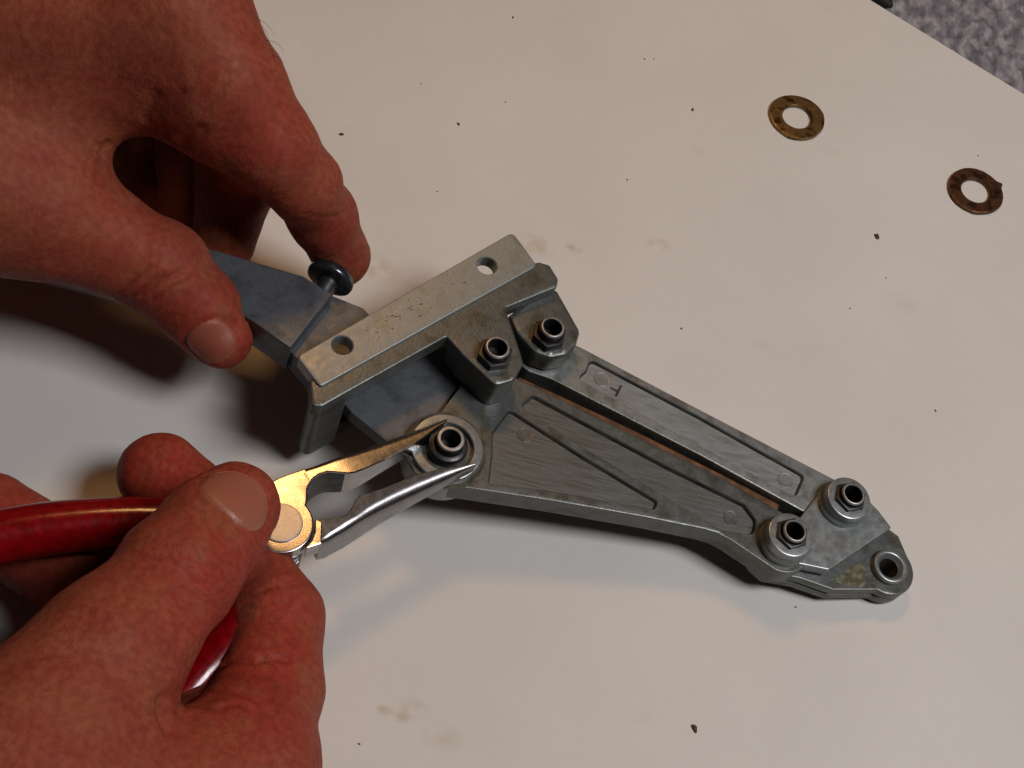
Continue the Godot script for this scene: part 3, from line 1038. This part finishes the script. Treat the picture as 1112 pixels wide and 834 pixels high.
	slab(l1, rounded(poly([-6.6, 22.6, -2.6, 18.7, 6.5, 12.6, 10.8, 15.6, 12.2, 20.9, 10.8, 24.0, 5.2, 34.6, -4.0, 26.0]), [1.0, 1.5, 2.4, 2.2, 1.5, 1, 1, 1]), 0.3, 6.29, 0.3)
	part("first_lug", l1, M.zinc, fla)
	var l2 := Soup.new()
	slab(l2, rounded(poly([6.9, 36.0, 9.8, 31.4, 15.2, 27.2, 19.6, 26.9, 23.6, 29.2, 25.6, 33.2, 26.0, 37.4, 18.2, 47.8, 14.0, 47.0]), [1, 2.0, 3.5, 3, 3, 3, 2, 1, 1]), 0.3, 7.6, 1.3)
	part("second_lug", l2, M.zinc, fla)
	var lg := Soup.new()
	slab(lg, rounded(poly([-36.4, -1.0, -33.4, -5.0, -26.8, 2.2, -29.8, 6.2]), [2.5, 3.0, 1.5, 0.8]), -18.5, 6.28, 0.9)
	part("support_leg", lg, M.zinc, fla)
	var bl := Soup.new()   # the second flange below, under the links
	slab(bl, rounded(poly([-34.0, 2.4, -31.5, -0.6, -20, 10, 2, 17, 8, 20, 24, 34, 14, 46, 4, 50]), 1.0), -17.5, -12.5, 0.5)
	part("under_flange", bl, M.grime_and_shade, fla)  # dark colour stands in for the shade under the mount
	# end link on top, fork below
	var es := Soup.new()
	slab(es, rounded(poly([81.5, -4.5, 88.0, -8.6, 92.8, -8.0, 99.7, -7.6, 116.3, 8.8, 112.6, 12.7, 108.9, 15.6, 102.5, 18.6, 96.5, 14.0, 90.5, 3.5]), [3, 2, 0.3, 0.6, 0.6, 0.4, 1.0, 3, 3, 2]), -2.6, 1.0, 0.35)
	var end := part("end_link", es, M.collar, t)
	for y in [[-6.6, -3.6], [-10.0, -7.3]]:
		var ks := Soup.new()
		var fk := PackedVector2Array()
		for i in 20:
			fk.append(E + Vector2.from_angle(lerpf(-PI * 0.62, PI * 0.22, i / 19.0)) * 7.2)
		fk.append_array(PackedVector2Array([Vector2(120.6, 9.6), Vector2(111.0, 14.2), Vector2(96, 10), Vector2(81, 0.5), Vector2(82.0, -8.0), Vector2(86.0, -10.3), Vector2(94.0, -9.6), Vector2(103.3, -10.4)]))
		slab(ks, fk, y[0], y[1], 0.4, [[circle(E, 3.0, 32), 999.0, 0.1, 0.0]])
		part("end_fork", ks, M.zinc, t)
	var ps := Soup.new()
	slab(ps, rounded(poly([102.5, -8.4, 106.0, -8.0, 109.0, -8.3, 112.0, -6.9, 111.2, -4.6, 112.0, -2.4, 110.4, -0.6, 108.6, -1.9, 106.6, -3.6, 105.2, -5.2]), 1.2), -3.7, -3.52, 0.1)
	part("greenish_stain", ps, M.patina, t)
	var eb := Soup.new()
	lathe(eb, E, [[4.9, -7.2], [4.8, -2.6], [4.5, -2.1], [4.2, -1.9], [3.7, -1.9], [3.4, -2.1], [2.6, -3.3]])
	var ebo := part("end_boss", eb, M.collar, t, 35.0)
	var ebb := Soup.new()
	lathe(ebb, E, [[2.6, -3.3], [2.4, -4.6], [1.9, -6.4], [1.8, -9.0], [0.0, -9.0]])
	part("bore", ebb, M.grime_and_shade, ebo, 40.0)  # dark colour stands in for the shade inside the hole
	# pivots
	collar(t, A, -8.6, 1.6, 9.0, 6.6, 2.6)
	collar(t, B, -9.6, 5.4, 5.9, 3.6, 0.9)
	collar(t, C, -6.0, 5.4, 5.9, 3.6, 0.9)
	nut_and_pin(t, A, -1.0, 4.2, 6.0, 5.0, -1.0, 3.45, 2.45)
	nut_and_pin(t, J, 11.4, 2.3, 16.0, 4.5, 0.45)
	nut_and_pin(t, D, 7.6, 2.6, 13.0, 4.5, 0.5)
	nut_and_pin(t, B, 4.6, 1.9, 8.0, 4.3, 0.5, 3.05, 2.4, 3.4)
	nut_and_pin(t, C, 4.6, 1.9, 8.0, 4.3, 0.4, 3.05, 2.4, 3.4)

# ---------------------------------------------------------------- the pliers
# stations: [p, inner q, outer q, thickness, inner round, outer round]
func jaw(s: Soup, st: Array, sgn: float, drop := 0.0) -> void:
	var rings := []
	for e in st:
		var qi: float = e[1]
		var qo: float = e[2]
		var th: float = e[3]
		var ro: float = minf(e[4], th * 0.5)
		var ring := PackedVector3Array()
		var w := absf(qo - qi)
		ro = minf(ro, w * 0.7)
		var add := func(d: float, h: float) -> void:
			var fall: float = maxf(e[0] - 21.0, 0.0) * 0.075 + (0.11 * d if sgn < 0.0 else 0.0) + (drop if h > -1.0 else 0.0)
			ring.append(Vector3(e[0] * 0.96, h - fall, -(qi + sgn * d)))
		add.call(0.0, -th + 0.25)
		add.call(0.0, -0.3)
		add.call(minf(0.25, w * 0.2), 0.0)
		for k in 7:
			var a := PI * 0.5 * k / 6.0
			add.call(w - ro + ro * sin(a), -ro + ro * cos(a))
		for k in 5:
			var a := PI * 0.5 * k / 4.0
			add.call(w - ro * 0.6 + ro * 0.6 * cos(a), -th + ro * 0.6 - ro * 0.6 * sin(a))
		add.call(minf(0.25, w * 0.2), -th)
		if sgn > 0:
			ring.reverse()
		rings.append(ring)
	loft(s, rings)

func make_pliers() -> void:
	var t := Node3D.new()
	t.name = numbered("needle_nose_pliers")
	t.transform = Transform3D(Basis(PU, PN, -PV), PO * MM)
	add_child(t)
	tag(t, "steel needle-nose pliers with red dipped handles gripping the bracket's front pivot", "pliers")
	# upper half: boss round the rivet and the far jaw
	var s := Soup.new()
	var root := PackedVector2Array()
	for i in 30:
		root.append(Vector2.from_angle(lerpf(PI * 1.02, TAU * 1.0 + 0.18, i / 29.0)) * 7.4)
	root.append_array(PackedVector2Array([Vector2(8.1, 2.4), Vector2(9.6, 4.9), Vector2(11.6, 6.3), Vector2(11.8, 9.9), Vector2(5.0, 10.5), Vector2(-3.0, 9.6), Vector2(-7.0, 5.0)]))
	slab(s, root, -4.4, 0.0, 0.5)
	var top := part("far_jaw", s, M.chrome, t)
	var js := Soup.new()
	jaw(js, [[11.0, 6.0, 10.0, 11.0, 1.2], [12.5, 6.7, 9.9, 11.0, 1.2], [14.5, 7.0, 9.7, 11.0, 1.3], [16.5, 6.7, 9.6, 10.6, 1.4], [18.5, 5.5, 9.5, 10.2, 1.5], [20.5, 4.2, 9.4, 9.6, 1.6], [22.5, 3.6, 9.3, 9.0, 1.8], [25.0, 3.5, 9.1, 8.4, 2.0], [31.0, 3.5, 8.8, 6.2, 2.2], [40.0, 4.2, 8.3, 5.0, 2.2], [46.5, 5.6, 7.8, 4.0, 1.6], [51.5, 6.6, 7.3, 3.2, 0.6]], 1.0)
	part("jaw_blade", js, M.chrome, top, 50.0)
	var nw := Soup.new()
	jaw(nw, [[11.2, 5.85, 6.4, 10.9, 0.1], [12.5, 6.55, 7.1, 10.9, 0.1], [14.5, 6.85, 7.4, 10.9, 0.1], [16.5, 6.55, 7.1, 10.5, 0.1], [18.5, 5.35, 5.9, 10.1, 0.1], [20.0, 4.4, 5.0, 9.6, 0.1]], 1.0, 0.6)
	part("notch_shade", nw, M.nut, top, 50.0)  # dark inlay: the shade inside the notch as a coloured strip
	# lower half: near jaw, crossing below the boss
	var s2 := Soup.new()
	slab(s2, rounded(poly([-13.0, -8.4, -4.0, -9.2, 0.5, -8.6, 2.0, -7.0, 7.0, -1.0, 4.0, 8.0, -6.0, 12.0, -14.0, 9.0, -9.0, 0.0]), 1.0), -8.8, -4.7, 0.4)
	var bot := part("near_jaw", s2, M.steel_dark, t)
	var s3 := Soup.new()
	slab(s3, rounded(poly([1.6, -8.1, 5.6, -8.7, 8.4, -4.0, 7.3, -2.6, 5.6, -5.4, 3.6, -7.2]), [0.2, 0.4, 0.3, 0.2, 0.4, 0.3]), -4.8, 0.0, 0.3)
	part("jaw_shoulder", s3, M.chrome, bot)
	var j2 := Soup.new()
	jaw(j2, [[5.4, -6.1, -8.7, 8.5, 1.0], [6.4, -4.6, -8.7, 9.0, 1.4], [7.6, -2.9, -8.7, 9.6, 1.6], [9.0, -3.3, -8.6, 9.8, 1.8], [10.5, -4.0, -8.5, 10.0, 1.8], [13.0, -4.9, -8.4, 10.2, 2.0], [15.0, -4.9, -8.2, 10.2, 2.0], [17.0, -3.9, -8.0, 10.0, 2.0], [18.5, -2.8, -7.9, 9.8, 2.2], [20.0, -2.1, -7.8, 9.4, 2.4], [22.5, -2.5, -7.7, 9.0, 2.6], [27.0, -2.8, -7.6, 8.0, 2.8], [34.7, -2.9, -7.5, 6.4, 2.8], [42.7, -4.2, -7.3, 4.8, 2.3], [48.0, -5.6, -7.1, 3.8, 1.3], [51.0, -6.4, -7.0, 3.2, 0.5]], -1.0)
	part("jaw_blade", j2, M.steel, bot, 50.0)
	var rv := Soup.new()
	lathe(rv, Vector2.ZERO, [[4.9, -1.0], [4.9, 0.2], [4.75, 0.38], [4.3, 0.45], [0.0, 0.5]], 40)
	part("rivet", rv, M.rivet, t, 20.0)
	# shanks under the sleeves, then the sleeves
	var sh := Soup.new()
	tube(sh, [Vector3(-3, -6.7, -4.5), Vector3(-11, -6.5, -9.2), Vector3(-20, -6, -14.2)], [3.2, 3.2, 3.0], 14, 4)
	part("handle_shank", sh, M.chrome, bot)
	var sh2 := Soup.new()
	tube(sh2, [Vector3(-3, -4.4, 4.0), Vector3(-9.5, -5.4, 8.0), Vector3(-16, -6, 13.0)], [3.0, 3.2, 3.0], 14, 4)
	part("handle_shank", sh2, M.chrome, top)
	var h1 := Soup.new()
	tube(h1, [Vector3(-17.0, -5.8, -12.4), Vector3(-18.5, -5.8, -13.2), Vector3(-27, -5.6, -17.6), Vector3(-36.2, -5.4, -21.6), Vector3(-46.6, -5.2, -25.4), Vector3(-56, -5.2, -27.7), Vector3(-70, -5.2, -29.5), Vector3(-90, -5.4, -28.0), Vector3(-104, -5.6, -24.0), Vector3(-105, -5.6, -23.6)], [4.4, 5.4, 5.7, 5.9, 6.0, 6.1, 6.2, 6.2, 5.8, 3.5], 28, 8)
	part("red_handle", h1, M.red, t, 60.0)
	var h2 := Soup.new()
	tube(h2, [Vector3(-11.5, -5.4, 11.0), Vector3(-13, -5.2, 12.2), Vector3(-21, -4.6, 17.6), Vector3(-30.5, -4.4, 22.0), Vector3(-41, -5.4, 25.4), Vector3(-56, -7.0, 26.5), Vector3(-72, -7.5, 26.0), Vector3(-84, -7.5, 24.0), Vector3(-85, -7.5, 23.7)], [4.4, 5.3, 5.8, 6.0, 6.0, 5.8, 5.8, 5.6, 3.5], 28, 8)
	part("red_handle", h2, M.red, t, 60.0)

# ---------------------------------------------------------------- loose things on the board
func make_washer(at: Vector3, turn: float, r: float, ri: float, m: Material, burr: float, label: String, seed_: int) -> void:
	rng.seed = seed_
	var o := PackedVector2Array()
	var i_ := PackedVector2Array()
	var n := 72
	for i in n:
		var a := TAU * i / n
		var rr := r + rng.randf_range(-0.05, 0.05) + 0.10 * sin(a * 3.0 + seed_)
		rr += burr * exp(-pow(wrapf(a - 0.75, -PI, PI) / 0.11, 2.0)) * rng.randf_range(0.8, 1.1)
		rr += 0.22 * exp(-pow(wrapf(a - 4.9, -PI, PI) / 0.2, 2.0))
		o.append(Vector2.from_angle(a) * rr)
		i_.append(Vector2.from_angle(a) * (ri + rng.randf_range(-0.04, 0.04)))
	var s := Soup.new()
	slab(s, o, 0.0, 1.3, 0.5, [[i_, 999.0, 0.45, 0.0]])
	var w := part("washer", s, m, self)
	w.position = at * MM
	w.rotation = Vector3(0.01, turn, 0.012)
	tag(w, label, "washer", "loose washers on the board")

func make_crumb(at: Vector3, size: float, label: String, seed_: int) -> void:
	rng.seed = seed_
	var s := Soup.new()
	var rings := []
	for k in 5:
		var ring := PackedVector3Array()
		var y := [0.0, 0.15, 0.4, 0.6, 0.7][k] as float
		var rr := [0.7, 1.0, 0.85, 0.5, 0.12][k] as float
		for i in 9:
			var a := TAU * i / 9
			ring.append(Vector3(cos(a) * 1.35, 0.0, -sin(a) * 0.8) * rr * size * rng.randf_range(0.65, 1.25) + Vector3(0, y * size, 0))
		rings.append(ring)
	loft(s, rings)
	var w := part("crumb", s, M.crumb, self, 20.0)
	w.position = at * MM
	w.rotation.y = rng.randf() * TAU
	tag(w, label, "crumb", "specks of dirt on the board")

func board_texture() -> ImageTexture:
	# smooth white laminate: slight unevenness of tone, a few faint greasy smears with a place of their own
	var size := 1024
	var n := FastNoiseLite.new()
	n.seed = 77
	n.frequency = 0.006
	n.fractal_octaves = 5
	var f := FastNoiseLite.new()
	f.seed = 78
	f.frequency = 0.11
	var im := Image.create(size, size, false, Image.FORMAT_RGB8)
	var data := PackedByteArray()
	data.resize(size * size * 3)
	var base := lin(0.683, 0.668, 0.618)
	for y in size:
		for x in size:
			var g := 1.0 + n.get_noise_2d(x, y) * 0.025 + f.get_noise_2d(x, y) * 0.008
			var o := (y * size + x) * 3
			data[o] = int(clampf(base.r * g, 0, 1) * 255.0)
			data[o + 1] = int(clampf(base.g * g, 0, 1) * 255.0)
			data[o + 2] = int(clampf(base.b * g, 0, 1) * 255.0)
	im.set_data(size, size, false, Image.FORMAT_RGB8, data)
	rng.seed = 99
	for s in SMEARS:
		var c := (Vector2(s[0], s[1]) - Vector2(-210, -230)) / 440.0 * size
		var r: float = s[2] / 440.0 * size
		var tint: Color = s[4]
		for y in range(int(c.y - r * 1.5), int(c.y + r * 1.5)):
			for x in range(int(c.x - r * 1.5), int(c.x + r * 1.5)):
				if x < 0 or y < 0 or x >= size or y >= size:
					continue
				var d := Vector2((x - c.x) * 0.8, (y - c.y) * 1.3).length() / r
				var a: float = clampf(1.0 - d, 0, 1) * s[3] * clampf(0.55 + f.get_noise_2d(x * 0.6, y * 0.6) * 1.4, 0.0, 1.0)
				im.set_pixel(x, y, im.get_pixel(x, y).lerp(tint, a))
	return ImageTexture.create_from_image(im)

func make_board() -> void:
	var a := EDGE_A
	var d := (EDGE_B - EDGE_A).normalized()
	var nrm := Vector3(-d.z, 0, d.x)     # towards the viewer's side of the edge
	if nrm.z < 0.0:
		nrm = -nrm
	var p0 := a - d * 420.0
	var p1 := a + d * 420.0
	var top := Vector3.ZERO
	var bev := 0.5
	var th := 5.0
	var q := [p0, p1, p1 + nrm * 520.0, p0 + nrm * 520.0]
	var st := SurfaceTool.new()
	st.begin(Mesh.PRIMITIVE_TRIANGLES)
	for i in [0, 1, 2, 0, 2, 3]:
		var p: Vector3 = q[i] + (nrm * bev if i < 2 else Vector3.ZERO)
		st.set_normal(Vector3.UP)
		st.set_uv(Vector2((p.x + 210.0) / 440.0, (p.z + 230.0) / 440.0))
		st.add_vertex(p * MM)
	var o := MeshInstance3D.new()
	o.name = "tabletop"
	o.mesh = st.commit()
	var m := StandardMaterial3D.new()
	m.albedo_texture = board_texture()
	m.texture_repeat = false
	m.roughness = 0.5
	m.metallic_specular = 0.4
	o.material_override = m
	o.set_meta("kind", "structure")
	add_child(o)
	var s := Soup.new()
	s.quad(q[1] - Vector3(0, bev, 0), q[0] - Vector3(0, bev, 0), q[0] + nrm * bev, q[1] + nrm * bev)
	s.quad(q[1] - Vector3(0, th, 0), q[0] - Vector3(0, th, 0), q[0] - Vector3(0, bev, 0), q[1] - Vector3(0, bev, 0))
	s.quad(q[0] - Vector3(0, th, 0), q[3] - Vector3(0, th, 0), q[3], q[0])
	s.quad(q[2] - Vector3(0, th, 0), q[1] - Vector3(0, th, 0), q[1], q[2])
	s.quad(q[3] - Vector3(0, th, 0), q[2] - Vector3(0, th, 0), q[2], q[3])
	part("edge_band", s, M.board_edge, o)
	# the matted grey cloth beyond the edge
	var n := FastNoiseLite.new()
	n.seed = 41
	n.frequency = 0.16
	n.fractal_octaves = 4
	var n2 := FastNoiseLite.new()
	n2.seed = 42
	n2.frequency = 0.9
	n2.fractal_octaves = 2
	var cs := SurfaceTool.new()
	cs.begin(Mesh.PRIMITIVE_TRIANGLES)
	var W := 170
	var H := 110
	for j in H + 1:
		for i in W + 1:
			var p := a - d * 60.0 + d * (i * 1.0) - nrm * (j * 0.9 - 6.0)
			p.y = -th - 0.6 + n.get_noise_2d(p.x, p.z) * 1.6 + n2.get_noise_2d(p.x * 1.6, p.z * 0.7) * 0.9
			cs.add_vertex(p * MM)
	for j in H:
		for i in W:
			var k := j * (W + 1) + i
			for e in [k, k + 1, k + W + 1, k + 1, k + W + 2, k + W + 1]:
				cs.add_index(e)
	cs.generate_normals()
	var c := MeshInstance3D.new()
	c.name = "cloth"
	c.mesh = cs.commit()
	c.material_override = M.cloth
	add_child(c)
	tag(c, "matted grey mottled cloth beyond the far corner of the white board", "cloth")
	# what everything stands on
	var g := MeshInstance3D.new()
	g.name = "ground"
	var pm := PlaneMesh.new()
	pm.size = Vector2(1.6, 1.6)
	g.mesh = pm
	g.material_override = M.cloth
	g.position = Vector3(0, -0.0085, 0)
	g.set_meta("kind", "structure")
	add_child(g)
	var bs := Soup.new()
	tube(bs, [BLACK_A - d * 30.0, BLACK_A, BLACK_A + d * 2.0, BLACK_A + d * 4.0], [2.5, 2.5, 2.3, 0.8], 12, 4)
	var bl := part("cable_end", bs, M.black, self)
	tag(bl, "black cable end on the grey cloth at the top edge", "cable")

func _ready() -> void:
	# camera
	var cam := Camera3D.new()
	cam.name = "camera"
	cam.transform = Transform3D(CAM_BASIS, CAM_AT * MM)
	cam.fov = 30.55
	cam.near = 0.02
	cam.far = 10.0
	add_child(cam)
	cam.current = true
	# dim room round about
	var env := Environment.new()
	env.background_mode = Environment.BG_COLOR
	env.background_color = lin(0.009, 0.0085, 0.008)
	env.tonemap_mode = Environment.TONE_MAPPER_LINEAR
	env.tonemap_exposure = 1.0
	env.sdfgi_enabled = true
	env.ssao_enabled = true
	env.ssil_enabled = true
	var we := WorldEnvironment.new()
	we.name = "environment"
	we.environment = env
	add_child(we)
	# a broad cool lamp above to the right, a small warm bulb beyond the work
	var cool := AreaLight3D.new()
	cool.name = "cool_ceiling_light"
	cool.area_size = Vector2(0.26, 0.26)
	cool.light_color = Color(1.0, 0.985, 1.0)
	cool.light_energy = 0.48
	cool.area_normalize_energy = true
	cool.shadow_enabled = true
	add_child(cool)
	cool.look_at_from_position(Vector3(0.46, 0.82, 0.08), Vector3.ZERO, Vector3.FORWARD)
	var warm := AreaLight3D.new()
	warm.name = "warm_desk_lamp_light"
	warm.area_size = Vector2(0.13, 0.13)
	warm.light_color = Color(1.0, 0.75, 0.47)
	warm.light_energy = 0.118
	warm.area_normalize_energy = true
	warm.shadow_enabled = true
	add_child(warm)
	warm.look_at_from_position(Vector3(-0.12, 0.74, -0.40), Vector3(0, 0, 0.0), Vector3.FORWARD)

	make_materials()
	make_board()
	make_bracket()
	make_pliers()
	var lh := make_hand(LEFT_PALM, LEFT_FINGERS, LEFT_CREASES, LEFT_NAIL, 5.6, 6.0, LEFT_RED, M.nail_reddish)
	tag(lh, "bare hand at the upper left pinching the lever and screw of the bracket", "hand")
	var rh := make_hand(RIGHT_PALM, RIGHT_FINGERS, RIGHT_CREASES, RIGHT_NAIL, 6.8, 8.2, RIGHT_RED, M.nail)
	tag(rh, "bare hand at the lower left closed round the red-handled pliers, thumb on top", "hand")
	var hs := Soup.new()
	rng.seed = 64
	for i in HAIRS.size():
		var p: Vector3 = HAIRS[i]
		var q := Vector3(rng.randf_range(0.5, 1.0), rng.randf_range(-0.2, 0.5), rng.randf_range(0.1, 0.9)).normalized()
		var l := rng.randf_range(3.5, 7.0)
		tube(hs, [p, p + q * l * 0.5, p + q * l + Vector3(0, -0.6, l * 0.25)], [0.05, 0.045, 0.02], 5, 4)
	hs.moved(Transform3D(Basis(), -lh.position / MM))
	part("hair", hs, M.hair, lh, 60.0)
	make_washer(Vector3(63.5, 0, -123.8), -0.3, 9, 4.65, M.washer, 0.15, "brassy brown washer with a bright lower rim, nearer the middle", 5)
	make_washer(Vector3(123, 0, -114.5), -0.15, 8.9, 4.6, M.washer_dark, 1.3, "dark rusty washer with a burr on its rim, near the right edge", 8)
	make_crumb(Vector3(65.4, 0, 79.6), 0.84, "bent dark crumb on the board at the bottom, below the bracket", 200)
	make_crumb(Vector3(94.1, 0, -86), 0.92, "brown angular crumb below the rusty washer", 201)
	make_crumb(Vector3(-68.9, 0, -66.9), 0.6, "dark oval crumb beside the index finger", 202)
	make_crumb(Vector3(-37.2, 0, -83.1), 0.52, "brown crumb above the mounting bar", 203)
	make_crumb(Vector3(30.8, 0, -115.3), 0.52, "narrow dark speck left of the brassy washer", 204)
	make_crumb(Vector3(-25.8, 0, -96.8), 0.24, "tiny speck upper right of the brown crumb above the bar", 205)
	make_crumb(Vector3(41.9, 0, -33.2), 0.32, "small dark speck on the bare board right of the second lug", 206)
	make_crumb(Vector3(117.2, 0, -30.1), 0.32, "small dark speck on the board at the right edge of the picture", 207)
	make_crumb(Vector3(85.7, 0, 40.9), 0.28, "tiny speck in the shadow under the bracket's fork", 208)
	make_crumb(Vector3(-32.1, 0, -132.3), 0.4, "speck near the top edge of the picture, in the middle", 209)
	make_crumb(Vector3(16.4, 0, -80.5), 0.28, "tiny speck between the mounting bar and the washers", 210)
	make_crumb(Vector3(98.4, 0, -71.5), 0.24, "tiny speck below the brown angular crumb", 211)
	make_crumb(Vector3(12.1, 0, -130.7), 0.28, "tiny speck in the row near the top, farthest right", 212)
	make_crumb(Vector3(-52.2, 0, -94.6), 0.24, "tiny speck up and left of the brown crumb", 213)
	make_crumb(Vector3(123.1, 0, -130.2), 0.24, "tiny speck above the rusty washer", 214)
	make_crumb(Vector3(-36.5, 0, -56.3), 0.24, "tiny speck left above the bar's far end", 215)
	make_crumb(Vector3(89, 0, -56.8), 0.24, "tiny speck on the bare board above the end pin", 216)
	make_crumb(Vector3(15, 0, -131.8), 0.24, "tiny speck, right one of a pair near the top", 217)
	make_crumb(Vector3(-11.1, 0, 105.7), 0.28, "tiny speck at the bottom beside the hand", 218)
